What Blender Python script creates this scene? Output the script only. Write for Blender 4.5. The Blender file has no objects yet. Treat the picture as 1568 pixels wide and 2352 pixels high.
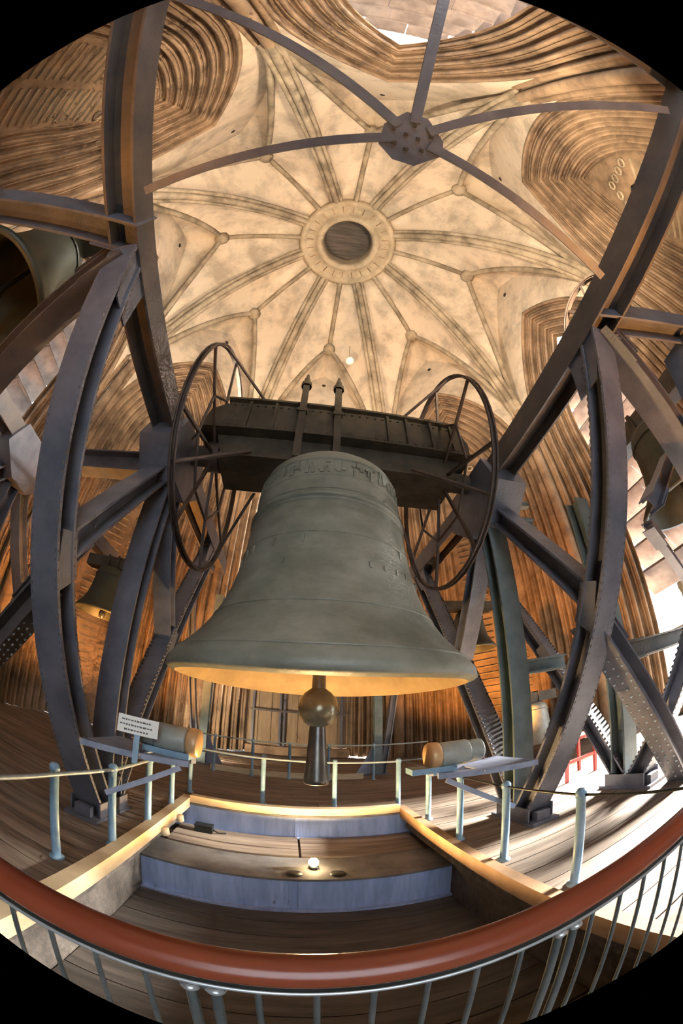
import bpy, math, random
from mathutils import Vector, Matrix, noise
C = bpy.context.scene.collection
PI = math.pi
R = math.radians
rnd = random.Random(7)

# ------------------------------------------------------------------ camera
EYE = Vector((0, 0, 1.65))
cam = bpy.data.cameras.new('camera')
cam_o = bpy.data.objects.new('camera', cam)
C.objects.link(cam_o)
pi_, ro_, ps_ = R(33.89), R(-1.289), R(7.628)
fw = Vector((math.sin(ps_)*math.cos(pi_), math.cos(ps_)*math.cos(pi_), math.sin(pi_)))
r0 = Vector((math.cos(ps_), -math.sin(ps_), 0))
u0 = r0.cross(fw)
rt = r0*math.cos(ro_) - u0*math.sin(ro_)
up = rt.cross(fw)
cam_o.matrix_world = Matrix(((rt.x, up.x, -fw.x, EYE.x), (rt.y, up.y, -fw.y, EYE.y), (rt.z, up.z, -fw.z, EYE.z), (0, 0, 0, 1)))
cam.type = 'PANO'
cam.sensor_fit = 'HORIZONTAL'
cam.sensor_width = 24.0
cam.sensor_height = 36.0
cam.clip_start = 0.02
cam.clip_end = 200
cc = cam if hasattr(cam, 'panorama_type') else cam.cycles
cc.panorama_type = 'FISHEYE_LENS_POLYNOMIAL'
cc.fisheye_fov = R(184)
K1 = 1568/(775.0*24.0)
cc.fisheye_polynomial_k0 = 0
cc.fisheye_polynomial_k1 = -K1
cc.fisheye_polynomial_k2 = 0
cc.fisheye_polynomial_k3 = 0
cc.fisheye_polynomial_k4 = 0
sc = bpy.context.scene
sc.camera = cam_o

# ------------------------------------------------------------------ sky, sun, exposure
w = bpy.data.worlds.new('World')
sc.world = w
w.use_nodes = True
bg = w.node_tree.nodes['Background']
bg.inputs[0].default_value = (0.80, 0.90, 1.0, 1)
bg.inputs[1].default_value = 6.0
def light(name, typ, loc, energy, col, size=0.1, aim=None, spot=None, blend=0.6):
    l = bpy.data.lights.new(name, typ)
    l.energy = energy
    l.color = col
    if typ == 'SUN':
        l.angle = size
    else:
        l.shadow_soft_size = size
    if spot:
        l.spot_size = R(spot); l.spot_blend = blend
    o = bpy.data.objects.new(name, l)
    C.objects.link(o)
    o.location = loc
    if aim is not None:
        o.rotation_euler = (Vector(aim)-Vector(loc)).to_track_quat('-Z', 'Y').to_euler()
    return o
light('sun', 'SUN', (30, 5.5, 11.6), 210.0, (1.0, 0.94, 0.85), R(20), aim=(4.0, 3.1, 0))
sc.view_settings.view_transform = 'Standard'
sc.view_settings.look = 'None'
sc.view_settings.exposure = 0.4
sc.view_settings.gamma = 1.0
sc.view_settings.use_curve_mapping = False
sc.render.image_settings.color_mode = 'RGB'
sc.cycles.use_denoising = True
sc.cycles.max_bounces = 4
sc.cycles.diffuse_bounces = 3
sc.cycles.glossy_bounces = 2
sc.cycles.use_adaptive_sampling = True
sc.cycles.adaptive_threshold = 0.12
sc.cycles.adaptive_min_samples = 10
sc.cycles.caustics_reflective = False
sc.cycles.caustics_refractive = False
sc.cycles.sample_clamp_indirect = 6.0

# ------------------------------------------------------------------ materials
def mat(name, col, rough=0.6, metal=0.0, col2=None, scale=4.0, bump=0.0, bscale=None, detail=3, var=0.0, stretch=None, emit=None, lo=0.35, hi=0.65, obj=True):
    m = bpy.data.materials.new(name)
    m.use_nodes = True
    nt = m.node_tree
    b = nt.nodes['Principled BSDF']
    b.inputs['Roughness'].default_value = rough
    b.inputs['Metallic'].default_value = metal
    b.inputs['Base Color'].default_value = (*col, 1)
    if emit:
        b.inputs['Emission Color'].default_value = (*emit[0], 1)
        b.inputs['Emission Strength'].default_value = emit[1]
        return m
    geo = nt.nodes.new('ShaderNodeNewGeometry' if obj else 'ShaderNodeTexCoord')
    src = geo.outputs['Position'] if obj else geo.outputs['Object']
    if stretch:
        mp = nt.nodes.new('ShaderNodeMapping')
        mp.inputs['Scale'].default_value = stretch
        nt.links.new(src, mp.inputs[0])
        src = mp.outputs[0]
    out = None
    if col2:
        n = nt.nodes.new('ShaderNodeTexNoise')
        n.inputs['Scale'].default_value = scale
        n.inputs['Detail'].default_value = detail
        n.inputs['Roughness'].default_value = 0.65
        nt.links.new(src, n.inputs['Vector'])
        cr = nt.nodes.new('ShaderNodeValToRGB')
        cr.color_ramp.elements[0].position = lo
        cr.color_ramp.elements[1].position = hi
        cr.color_ramp.elements[0].color = (*col, 1)
        cr.color_ramp.elements[1].color = (*col2, 1)
        nt.links.new(n.outputs[0], cr.inputs[0])
        out = cr.outputs[0]
        if var:
            oi = nt.nodes.new('ShaderNodeObjectInfo')
            hs = nt.nodes.new('ShaderNodeHueSaturation')
            mr = nt.nodes.new('ShaderNodeMapRange')
            mr.inputs['To Min'].default_value = 1-var
            mr.inputs['To Max'].default_value = 1+var
            nt.links.new(oi.outputs['Random'], mr.inputs[0])
            nt.links.new(mr.outputs[0], hs.inputs['Value'])
            nt.links.new(out, hs.inputs['Color'])
            out = hs.outputs[0]
        nt.links.new(out, b.inputs['Base Color'])
    if bump:
        n2 = nt.nodes.new('ShaderNodeTexNoise')
        n2.inputs['Scale'].default_value = bscale or scale*3
        n2.inputs['Detail'].default_value = 2
        nt.links.new(src, n2.inputs['Vector'])
        bp = nt.nodes.new('ShaderNodeBump')
        bp.inputs['Strength'].default_value = bump
        bp.inputs['Distance'].default_value = 0.05
        nt.links.new(n2.outputs[0], bp.inputs['Height'])
        nt.links.new(bp.outputs[0], b.inputs['Normal'])
    return m
M = dict(
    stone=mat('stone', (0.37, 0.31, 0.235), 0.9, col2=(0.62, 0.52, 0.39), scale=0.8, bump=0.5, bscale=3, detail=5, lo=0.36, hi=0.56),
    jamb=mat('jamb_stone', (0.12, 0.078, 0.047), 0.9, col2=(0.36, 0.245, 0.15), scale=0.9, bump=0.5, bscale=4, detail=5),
    ring=mat('ring_stone', (0.30, 0.24, 0.16), 0.9, col2=(0.46, 0.37, 0.25), scale=1.5, bump=0.3, bscale=4),
    rib=mat('rib_stone', (0.17, 0.135, 0.09), 0.9, col2=(0.40, 0.325, 0.225), scale=1.2, bump=0.3, bscale=4),
    steel=mat('painted_steel', (0.098, 0.106, 0.132), 0.42, 0.15, col2=(0.160, 0.162, 0.190), scale=2.5, bump=0.08, bscale=30),
    rust=mat('worn_steel', (0.075, 0.068, 0.070), 0.5, 0.2, col2=(0.13, 0.105, 0.09), scale=2.0, bump=0.1, bscale=25),
    green_steel=mat('green_grey_steel', (0.10, 0.135, 0.14), 0.5, 0.1, col2=(0.16, 0.20, 0.20), scale=3),
    yoke=mat('yoke_iron', (0.035, 0.028, 0.018), 0.6, 0.2, col2=(0.075, 0.06, 0.038), scale=3, bump=0.15, bscale=15),
    wheel=mat('wheel_iron', (0.05, 0.035, 0.028), 0.6, 0.3, col2=(0.09, 0.06, 0.045), scale=5),
    bronze=mat('bronze_patina', (0.155, 0.160, 0.122), 0.5, 0.1, col2=(0.27, 0.275, 0.225), scale=1.6, bump=0.12, bscale=14, detail=5, stretch=(1, 1, 1.6)),
    bronze_lit=mat('bronze_lamplit', (0.30, 0.20, 0.09), 0.6, 0.1, col2=(0.40, 0.28, 0.13), scale=3),  # warm tint paints the pit lamp's glow into the bronze
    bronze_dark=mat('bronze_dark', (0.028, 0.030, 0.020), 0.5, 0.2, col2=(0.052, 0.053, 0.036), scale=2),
    iron=mat('clapper_iron', (0.10, 0.10, 0.095), 0.32, 0.7, col2=(0.17, 0.16, 0.14), scale=5),
    ball=mat('clapper_ball', (0.20, 0.18, 0.11), 0.25, 0.4, col2=(0.27, 0.25, 0.17), scale=7),
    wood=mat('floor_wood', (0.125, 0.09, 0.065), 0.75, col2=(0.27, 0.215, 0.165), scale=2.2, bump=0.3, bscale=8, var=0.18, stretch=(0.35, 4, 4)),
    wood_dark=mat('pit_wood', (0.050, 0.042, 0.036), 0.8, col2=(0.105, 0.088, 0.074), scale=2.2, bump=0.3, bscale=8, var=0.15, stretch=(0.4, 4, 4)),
    panel=mat('panel_wood', (0.24, 0.165, 0.095), 0.7, col2=(0.36, 0.26, 0.16), scale=2, var=0.15, stretch=(4, 4, 0.5)),
    curb=mat('curb_timber', (0.52, 0.40, 0.24), 0.7, col2=(0.66, 0.53, 0.34), scale=3, stretch=(1, 1, 3)),
    curb_dark=mat('curb_timber_brown', (0.26, 0.15, 0.075), 0.7, col2=(0.36, 0.22, 0.12), scale=3),
    post=mat('blue_paint', (0.17, 0.30, 0.43), 0.45, col2=(0.24, 0.39, 0.52), scale=9),
    pipe=mat('grey_pipe', (0.24, 0.31, 0.35), 0.45, 0.2, col2=(0.34, 0.41, 0.45), scale=9),
    bluegirder=mat('blue_girder', (0.26, 0.35, 0.58), 0.5, col2=(0.40, 0.50, 0.76), scale=2.0, bump=0.1, stretch=(4, 4, 0.6)),
    flange=mat('grey_flange', (0.10, 0.095, 0.09), 0.7, col2=(0.19, 0.18, 0.17), scale=3),
    rail=mat('mahogany', (0.19, 0.040, 0.018), 0.25, col2=(0.26, 0.06, 0.026), scale=1.2, stretch=(1, 8, 8)),
    black=mat('black_bar', (0.02, 0.022, 0.02), 0.4, 0.5, col2=(0.035, 0.04, 0.036), scale=8),
    bar=mat('baluster_steel', (0.10, 0.12, 0.125), 0.4, 0.5, col2=(0.16, 0.18, 0.18), scale=8),
    zinc=mat('zinc', (0.42, 0.45, 0.46), 0.35, 0.6, col2=(0.52, 0.55, 0.55), scale=10),
    drum=mat('drum_paint', (0.26, 0.29, 0.27), 0.45, 0.1, col2=(0.36, 0.39, 0.36), scale=5),
    cap=mat('drum_cap_lamplit', (0.50, 0.30, 0.14), 0.4, 0.2, col2=(0.60, 0.40, 0.20), scale=5),  # orange tone paints in lamp light falling on the drum end
    bracket=mat('bracket_paint', (0.20, 0.24, 0.34), 0.45, col2=(0.28, 0.32, 0.42), scale=6),
    sign=mat('sign_white', (0.80, 0.82, 0.76), 0.5, col2=(0.84, 0.86, 0.80), scale=3),
    ink=mat('sign_ink', (0.10, 0.10, 0.10), 0.6),
    louver=mat('louver_concrete', (0.12, 0.092, 0.078), 0.85, col2=(0.23, 0.18, 0.15), scale=1.6, bump=0.2, var=0.12),
    batten=mat('batten', (0.36, 0.25, 0.16), 0.8, col2=(0.46, 0.33, 0.22), scale=4),
    hole=mat('dark_hole', (0.03, 0.02, 0.015), 0.9),
    bulb=mat('bulb', (1, 0.8, 0.5), emit=((1.0, 0.72, 0.38), 60)),
    lens=mat('lamp_lens', (1, 0.8, 0.5), emit=((1.0, 0.70, 0.36), 25)),
    red=mat('red_paint', (0.30, 0.03, 0.03), 0.5, col2=(0.4, 0.05, 0.04), scale=4),
)

# ------------------------------------------------------------------ mesh helpers
class MB:
    def __init__(s):
        s.v = []; s.f = []; s.smooth = []
    def add(s, vs, fs, sm=False):
        n = len(s.v)
        s.v += [tuple(p) for p in vs]
        s.f += [tuple(i+n for i in f) for f in fs]
        s.smooth += [sm]*len(fs)
        return s
    def box(s, c, d, rot=None):
        vs = []
        for x in (-.5, .5):
            for y in (-.5, .5):
                for z in (-.5, .5):
                    p = Vector((x*d[0], y*d[1], z*d[2]))
                    if rot is not None: p = rot @ p
                    vs.append(p+Vector(c))
        return s.add(vs, [(0, 1, 3, 2), (4, 6, 7, 5), (0, 4, 5, 1), (2, 3, 7, 6), (0, 2, 6, 4), (1, 5, 7, 3)])
    def bb(s, a, b):
        return s.box(((a[0]+b[0])/2, (a[1]+b[1])/2, (a[2]+b[2])/2), (abs(b[0]-a[0]), abs(b[1]-a[1]), abs(b[2]-a[2])))
    def bar(s, p, q, wd, ht, side=None):            # rectangular bar, wd along `side`, ht along the other normal
        p, q = Vector(p), Vector(q)
        L, sd, nn = frame(p, q, side)
        rot = Matrix((sd, nn, L)).transposed()
        return s.box((p+q)/2, (wd, ht, (q-p).length), rot)
    def ibeam(s, p, q, wd, ht, side=None, tf=0.03, tw=0.025):   # flanges wd wide along `side`, ht apart
        p, q = Vector(p), Vector(q)
        L, sd, nn = frame(p, q, side)
        rot = Matrix((sd, nn, L)).transposed()
        c = (p+q)/2; ln = (q-p).length
        s.box(c+nn*(ht/2-tf/2), (wd, tf, ln), rot)
        s.box(c-nn*(ht/2-tf/2), (wd, tf, ln), rot)
        s.box(c, (tw, ht-2*tf, ln), rot)
        return s
    def tube(s, pts, r, n=8, close=False, caps=True):
        pts = [Vector(p) for p in pts]
        m = len(pts)
        t0 = (pts[1]-pts[0]).normalized()
        a = t0.cross(Vector((0, 0, 1)))
        if a.length < 1e-3: a = t0.cross(Vector((1, 0, 0)))
        a.normalize()
        vs = []
        for i, p in enumerate(pts):
            if close: t = pts[(i+1) % m]-pts[i-1]
            else: t = pts[min(i+1, m-1)]-pts[max(i-1, 0)]
            t.normalize()
            a = (a-t*a.dot(t)).normalized()
            b = t.cross(a)
            rr = r[i] if isinstance(r, (list, tuple)) else r
            for k in range(n):
                th = 2*PI*k/n
                vs.append(p+(a*math.cos(th)+b*math.sin(th))*rr)
        fs = []
        for i in range(m if close else m-1):
            for k in range(n):
                j = (i+1) % m
                fs.append((i*n+k, i*n+(k+1) % n, j*n+(k+1) % n, j*n+k))
        s.add(vs, fs, True)
        if caps and not close:
            s.add(vs[:n], [tuple(range(n))[::-1]]); s.add(vs[-n:], [tuple(range(n))])
        return s
    def lathe(s, prof, n=48, c=(0, 0, 0)):
        vs = []; fs = []
        for (r, z) in prof:
            for k in range(n):
                th = 2*PI*k/n
                vs.append((c[0]+r*math.cos(th), c[1]+r*math.sin(th), c[2]+z))
        for i in range(len(prof)-1):
            for k in range(n):
                fs.append((i*n+k, i*n+(k+1) % n, (i+1)*n+(k+1) % n, (i+1)*n+k))
        return s.add(vs, fs, True)
    def grid(s, rows, sm=True):                    # rows of equal length
        n = len(rows[0]); vs = [p for r in rows for p in r]
        fs = [(i*n+k, i*n+k+1, (i+1)*n+k+1, (i+1)*n+k) for i in range(len(rows)-1) for k in range(n-1)]
        return s.add(vs, fs, sm)
    def prism(s, poly, off):                        # polygon extruded by vector off
        n = len(poly); off = Vector(off)
        vs = [Vector(p) for p in poly]+[Vector(p)+off for p in poly]
        return s.add(vs, [tuple(range(n))[::-1], tuple(range(n, 2*n))]+[(i, (i+1) % n, n+(i+1) % n, n+i) for i in range(n)])
    def mesh(s, name, m):
        me = bpy.data.meshes.new(name)
        me.from_pydata(s.v, [], s.f)
        me.polygons.foreach_set('use_smooth', s.smooth)
        if isinstance(m, (list, tuple)):
            for x in m: me.materials.append(x)
        else: me.materials.append(m)
        me.update()
        return me
    def build(s, name, m, parent=None):
        o = bpy.data.objects.new(name, s.mesh(name, m))
        C.objects.link(o)
        if parent is not None: o.parent = parent
        return o
def frame(p, q, side):
    L = (q-p).normalized()
    sd = Vector(side) if side is not None else L.cross(Vector((0, 0, 1)))
    if sd.length < 1e-3: sd = Vector((1, 0, 0))
    sd = (sd-L*sd.dot(L)).normalized()
    return L, sd, L.cross(sd)
def empty(name, label, cat, loc=(0, 0, 0), group=None):
    o = bpy.data.objects.new(name, None)
    C.objects.link(o)
    o.location = loc
    o.empty_display_size = 0.2
    tag(o, label, cat, group)
    return o
def tag(o, label, cat, group=None):
    o['label'] = label; o['category'] = cat
    if group: o['group'] = group
    return o
def struct(o):
    o['kind'] = 'structure'
    return o
def stuff(o):
    o['kind'] = 'stuff'
    return o
def sempty(name):
    o = bpy.data.objects.new(name, None); C.objects.link(o); return struct(o)
def inst(name, me, parent, loc=(0, 0, 0), rot=None, scale=None):
    o = bpy.data.objects.new(name, me); C.objects.link(o)
    if parent is not None: o.parent = parent
    o.location = loc
    if rot is not None: o.rotation_euler = rot
    if scale is not None: o.scale = scale
    return o
def copy_tree(o, parent=None):
    c = o.copy(); C.objects.link(c); c.parent = parent
    for ch in list(o.children): copy_tree(ch, c)
    return c

# ------------------------------------------------------------------ tower shell
OC = Vector((0.47, 3.42, 0))          # tower axis
RW = 7.9                              # wall inradius
HW = RW*math.tan(PI/8)
def wall_axes(az):
    a = R(az-1)
    n = Vector((math.sin(a), math.cos(a), 0)); t = Vector((math.cos(a), -math.sin(a), 0))
    return n, t
def corner(az, r=RW/math.cos(PI/8)):
    a = R(az-1)
    return OC+Vector((math.sin(a)*r, math.cos(a)*r, 0))
NA = 18
SPR, CEN = 9.4, 5.2
def arch(wd, depth, az, zb=0.0, cen=CEN, spr=SPR):
    """jamb-and-pointed-arch curve of half width wd, from the left foot over the apex to the right foot"""
    n, t = wall_axes(az)
    pts = []
    rho = wd+cen
    apex = math.sqrt(rho*rho-cen*cen)
    th1 = math.atan2(apex, cen)
    half = [(wd, zb), (wd, zb+(spr-zb)*0.33), (wd, zb+(spr-zb)*0.66)]
    for i in range(NA+1):
        th = th1*i/NA
        half.append((rho*math.cos(th)-cen, spr+rho*math.sin(th)))
    half[-1] = (0.0, spr+apex)
    full = [(-x, z) for x, z in half]+[(x, z) for x, z in half[-2::-1]]
    return [OC+n*(RW+depth)+t*x+Vector((0, 0, z)) for x, z in full]
WALLTOP = 18.9
def wall_border(az):
    """outer border of the wall face with the same number of points as arch()"""
    n, t = wall_axes(az)
    half = [(HW, 0.0), (HW, 4.0), (HW, 8.0)]
    cen = 4.6; spr = 11.8
    rho = HW+cen; top = math.sqrt(rho*rho-cen*cen); k = (WALLTOP-spr)/top
    th1 = math.atan2(top, cen)
    for i in range(NA+1):
        th = th1*i/NA
        half.append((rho*math.cos(th)-cen, spr+rho*math.sin(th)*k))
    half[-1] = (0.0, WALLTOP)
    full = [(-x, z) for x, z in half]+[(x, z) for x, z in half[-2::-1]]
    return [OC+n*RW+t*x+Vector((0, 0, z)) for x, z in full]
def order_profile(w0, d0, w1, d1):
    """one moulded order: a roll, a hollow and a small fillet, running from (w0,d0) in to (w1,d1)"""
    pr = []
    a = Vector((w0, d0)); b = Vector((w1, d1)); ab = b-a
    nn = Vector((-ab.y, ab.x)).normalized()
    if nn.y > 0: nn = -nn
    L = ab.length
    for i in range(21):
        s = i/20
        if s <= 0.44: h = 0.30*L*math.sin(PI*s/0.44)**0.7
        elif s < 0.84: h = -0.46*L*math.sin(PI*(s-0.44)/0.40)**0.8
        else: h = 0.12*L*math.sin(PI*(s-0.84)/0.16)**0.7 if s < 0.999 else 0.0
        q = a+ab*s+nn*h
        pr.append((q.x, q.y))
    return pr
SIDES = {0: 'north', 45: 'northeast', 90: 'east', 135: 'southeast', 180: 'south', 225: 'southwest', 270: 'west', 315: 'northwest'}
louver_mesh = {}
def slab_mesh(ln, dep):
    key = (round(ln, 2), round(dep, 2))
    if key not in louver_mesh:
        m = MB()
        m.box((0, 0, 0), (ln, dep, 0.07))
        m.box((0, -dep/2+0.03, -0.055), (ln, 0.06, 0.05))
        louver_mesh[key] = m.mesh('louver_slab', M['louver'])
    return louver_mesh[key]
wn = 0
for az, nm in SIDES.items():
    n, t = wall_axes(az)
    cardinal = az % 90 == 0
    m = MB()
    m.grid([arch(2.95, 0, az), wall_border(az)], False)
    wl = struct(m.build('wall_'+nm, M['stone']))
    if cardinal: chain = [(2.95, 0), (2.68, 0.22), (2.42, 0.44), (2.16, 0.66), (1.92, 0.88), (1.72, 1.10)]
    else: chain = [(2.95, 0), (2.68, 0.20), (2.42, 0.40), (2.16, 0.60), (1.92, 0.80), (1.68, 1.0), (1.44, 1.2), (1.20, 1.38)]
    for (a, b) in zip(chain[:-1], chain[1:]):
        m = MB()
        m.grid([arch(x, d, az) for x, d in order_profile(*a, *b)])
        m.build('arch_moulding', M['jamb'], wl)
    # putlog hole in the tympanum above the arch
    m = MB(); c = OC+n*(RW-0.01)+Vector((0, 0, 17.9))
    m.lathe([(0, 0.02), (0.09, 0.02), (0.11, 0.0), (0.11, -0.03)], 10)
    ho = m.build('putlog_hole', M['hole'], wl); ho.location = c
    ho.rotation_euler = (-n).to_track_quat('Z', 'Y').to_euler()
    if cardinal:
        wn += 1
        win = sempty('window_%d' % wn)
        zlow = {0: 3.4, 90: 3.9, 180: 6.2, 270: 3.4}[az]  # unseen lower south louvers left out to let in more cool daylight
        z = zlow; tilt = 38; dep = 1.05; sp = 0.82
        rot = Matrix((t, n, Vector((0, 0, 1)))).transposed().to_3x3()
        rx = Matrix.Rotation(R(-tilt), 3, 'X')
        eul = (rot @ rx).to_euler()
        while z < 13.6:
            rho = 1.72+CEN; zz = max(0, z-SPR+0.1)
            hw = 1.72 if zz <= 0 else max(0.0, math.sqrt(max(0, rho*rho-zz*zz))-CEN)
            if hw > 0.35:
                hw += 0.32
                k = 3 if hw > 1.3 else 2
                ln = 2*hw/k
                for i in range(k):
                    x = -hw+ln*(i+0.5)
                    o = inst('louver_slab', slab_mesh(ln-0.025, dep), win, OC+n*(RW+1.58)+t*x+Vector((0, 0, z)), eul)
            z += sp
        # stone sill and lower lights
        if az in (0, 270):
            for i in range(8):
                x = -1.6+i*0.457
                mm = MB().box((0, 0, 0), (0.44, 0.06, 2.9))
                o = mm.build('board', M['panel'], win); o.location = OC+n*(RW+1.1)+t*(x)+Vector((0, 0, 1.75)); o.rotation_euler = rot.to_euler()
            mm = MB().box((0, 0, 0), (4.4, 0.05, 3.4)); o = mm.build('backing_board', M['wood_dark'], win); o.location = OC+n*(RW+1.2)+Vector((0, 0, 1.7)); o.rotation_euler = rot.to_euler()  # unseen board added to block sky light through the board gaps
            for x in (-1.55, -0.62, -0.48, 0.55, 0.70, 1.5):
                mm = MB().box((0, 0, 0), (0.07, 0.10, 3.1))
                o = mm.build('upright_bar', M['steel'], win); o.location = OC+n*(RW+1.0)+t*x+Vector((0, 0, 1.75)); o.rotation_euler = rot.to_euler()
            mm = MB().box((0, 0, 0), (3.3, 0.08, 0.07))
            o = mm.build('cross_bar', M['rust'], win); o.location = OC+n*(RW+0.95)+Vector((0, 0, 1.55)); o.rotation_euler = rot.to_euler()
            mm = MB().box((0, 0, 0), (3.5, 0.5, 0.3))
        else:
            for x in (-0.58, 0.58):
                mm = MB().lathe([(0.16, 0), (0.16, 0.15), (0.07, 0.25), (0.07, zlow-1.1), (0.12, zlow-0.95), (0.12, zlow-0.8)], 12)
                o = mm.build('mullion', M['rib'], win); o.location = OC+n*(RW+1.0)+t*x+Vector((0, 0, 0.25))
            mm = MB().box((0, 0, 0), (3.6, 0.16, 0.14)); o = mm.build('transom', M['rib'], win); o.location = OC+n*(RW+1.12)+Vector((0, 0, 2.2)); o.rotation_euler = rot.to_euler()
            mm = MB().box((0, 0, 0), (3.5, 0.5, 0.25))
        o = mm.build('sill', M['jamb'], win); o.location = OC+n*(RW+1.05)+Vector((0, 0, 0.12)); o.rotation_euler = rot.to_euler()
    else:
        # blind niche: flat panel with two louvred lights and a small carved head
        m = MB()
        cv = arch(1.20, 1.38, az)
        cpt = OC+n*(RW+1.38)+Vector((0, 0, 6))
        m.add([cpt]+cv, [(0, i+1, (i+1) % len(cv)+1) for i in range(len(cv))])
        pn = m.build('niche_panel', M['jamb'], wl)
        for x in (-0.56, 0.56):
            m = MB(); 
            z = 1.0
            while z < 10.4:
                m.box(OC+n*(RW+1.34)+t*x+Vector((0, 0, z)), (0.9, 0.06, 0.03), Matrix((t, n, Vector((0, 0, 1)))).transposed().to_3x3()); z += 0.24
            m.build('niche_ledge', M['rib'], wl)
        m = MB()
        for i in range(-3, 4):
            c = OC+n*(RW+1.30)+t*(i*0.28)+Vector((0, 0, 11.6-abs(i)*0.28))
            m.tube([c+t*(0.13*math.cos(q*PI/4))+Vector((0, 0, 0.13*math.sin(q*PI/4))) for q in range(8)], 0.04, 6, close=True)
        m.build('carved_foil', M['rib'], wl)

# vault: ribs, webs, bosses, ring
ZR, RR = 20.35, 2.35                    # ring height / radius
ZB, RB = 19.35, 6.2                     # bosses
SP = (RW/math.cos(PI/8)-0.12, 11.8)     # springing radius, height
NV = 16
def qbez(a, b, c, s): return a*(1-s)**2+b*2*s*(1-s)+c*s*s
def pol(r, az, z):
    a = R(az-1); return OC+Vector((math.sin(a)*r, math.cos(a)*r, z))
def main_rib(az):
    A = pol(SP[0], az, SP[1]); B_ = pol(6.7, az, 17.3); E_ = pol(RR, az, ZR)
    return [qbez(A, B_, E_, i/NV) for i in range(NV+1)]
def ridge(az):
    A = pol(RB, az, ZB); E_ = pol(RR, az, ZR); B_ = pol(4.4, az, 20.15)
    return [qbez(A, B_, E_, i/NV) for i in range(NV+1)]
def tierce(azc, azb):
    A = pol(SP[0], azc, SP[1]); E_ = pol(RB, azb, ZB)
    B_ = A*0.5+E_*0.5; B_.z = 17.6
    return [qbez(A, B_, E_, i/NV) for i in range(NV+1)]
ceil = sempty('ceiling')
def resample(pts, n):
    d = [0]
    for a, b in zip(pts[:-1], pts[1:]): d.append(d[-1]+(b-a).length)
    out = []; j = 0
    for i in range(n+1):
        s = d[-1]*i/n
        while j < len(d)-2 and d[j+1] < s: j += 1
        out.append(pts[j].lerp(pts[j+1], (s-d[j])/max(1e-9, d[j+1]-d[j])))
    return out
UPV = Vector((0, 0, 0.05))
for k in range(8):
    azc = 22.5+45*k
    for sgn in (-1, 1):
        azb = azc+sgn*22.5
        mr = resample(main_rib(azc), 20)
        pt = resample(tierce(azc, azb)+ridge(azb)[1:], 20)
        rows = []
        for a, b in zip(mr, pt):
            rows.append([a.lerp(b, j/8)+Vector((0, 0, 0.10+0.30*math.sin(PI*j/8))) for j in range(9)])
        MB().grid(rows).build('vault_web', M['stone'], ceil)
        # cell between tierceron and wall
        tc = resample(tierce(azc, azb), NA)
        wb = wall_border(azb % 360)
        half = wb[3:NA+4] if sgn > 0 else wb[::-1][3:NA+4]
        rows = [[a.lerp(b, j/6)+Vector((0, 0, 0.08*(1-j/6)+0.22*math.sin(PI*j/6))) for j in range(7)] for a, b in zip(tc, half)]
        MB().grid(rows).build('vault_web', M['stone'], ceil)
        m = MB().tube(tierce(azc, azb), 0.13, 8)
        m.build('tierceron_rib', M['rib'], ceil)
    pts = main_rib(azc)
    m = MB()
    a = R(azc-1); sd = Vector((math.cos(a), -math.sin(a), 0))
    m.tube(pts, 0.15, 8)
    for o_ in (-0.22, 0.22): m.tube([p+sd*o_+Vector((0, 0, 0.10)) for p in pts], 0.10, 7)
    m.build('main_rib', M['rib'], ceil)
    # clustered shafts under the rib
    m = MB()
    base = pol(SP[0], azc, 0)
    inn = Vector((-math.sin(a), -math.cos(a), 0))
    for (o1, o2, r) in ((0, 0.10, 0.17), (-0.30, -0.05, 0.12), (0.30, -0.05, 0.12), (-0.55, -0.22, 0.09), (0.55, -0.22, 0.09)):
        m.tube([base+sd*o1+inn*o2, base+sd*o1+inn*o2+Vector((0, 0, SP[1]+0.2))], r, 10)
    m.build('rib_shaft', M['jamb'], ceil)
    MB().tube(ridge(45*k), 0.12, 8).build('ridge_rib', M['rib'], ceil)
    m = MB().lathe([(0, -0.34), (0.22, -0.33), (0.33, -0.22), (0.36, -0.02), (0.30, 0.1)], 14)
    b = m.build('boss', M['rib'], ceil); b.location = pol(RB, 45*k, ZB)
m = MB().lathe([(1.24, 1.2), (1.24, 0.10), (1.30, -0.16), (1.48, -0.22), (1.60, -0.10), (1.72, 0.0), (2.10, 0.02), (2.16, -0.12), (2.32, -0.14), (2.44, 0.0), (2.46, 0.35)], 64)
rg = m.build('oculus_ring', M['ring'], ceil); rg.location = OC+Vector((0, 0, ZR))
m = MB().lathe([(0, 1.2), (1.3, 1.2)], 32)
oc = m.build('oculus_cover', M['wood_dark'], ceil); oc.location = OC+Vector((0, 0, ZR))
for k in range(24):
    m = MB().box((0, 0, 0), (0.05, 0.34, 0.05)); o = m.build('ring_joint', M['jamb'], rg)
    th = 2*PI*k/24; o.location = (1.9*math.cos(th), 1.9*math.sin(th), 0.0); o.rotation_euler = (0, 0, th-PI/2)
# a small white ball hung under the vault
t_ = empty('hanging_lamp', 'small white round lamp under the vault behind the bell yoke', 'lamp', (1.46, 9.0, 17.2))
MB().lathe([(0, -0.24), (0.14, -0.20), (0.23, -0.08), (0.24, 0.04), (0.16, 0.17), (0, 0.2)], 16).build('globe', M['sign'], t_)
MB().tube([(0, 0, 0.18), (0, 0, 1.6)], 0.015, 6).build('cord', M['black'], t_)
MB().lathe([(0, 0.15), (0.12, 0.16), (0.12, 0.26), (0, 0.28)], 12).build('cap', M['black'], t_)

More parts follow.
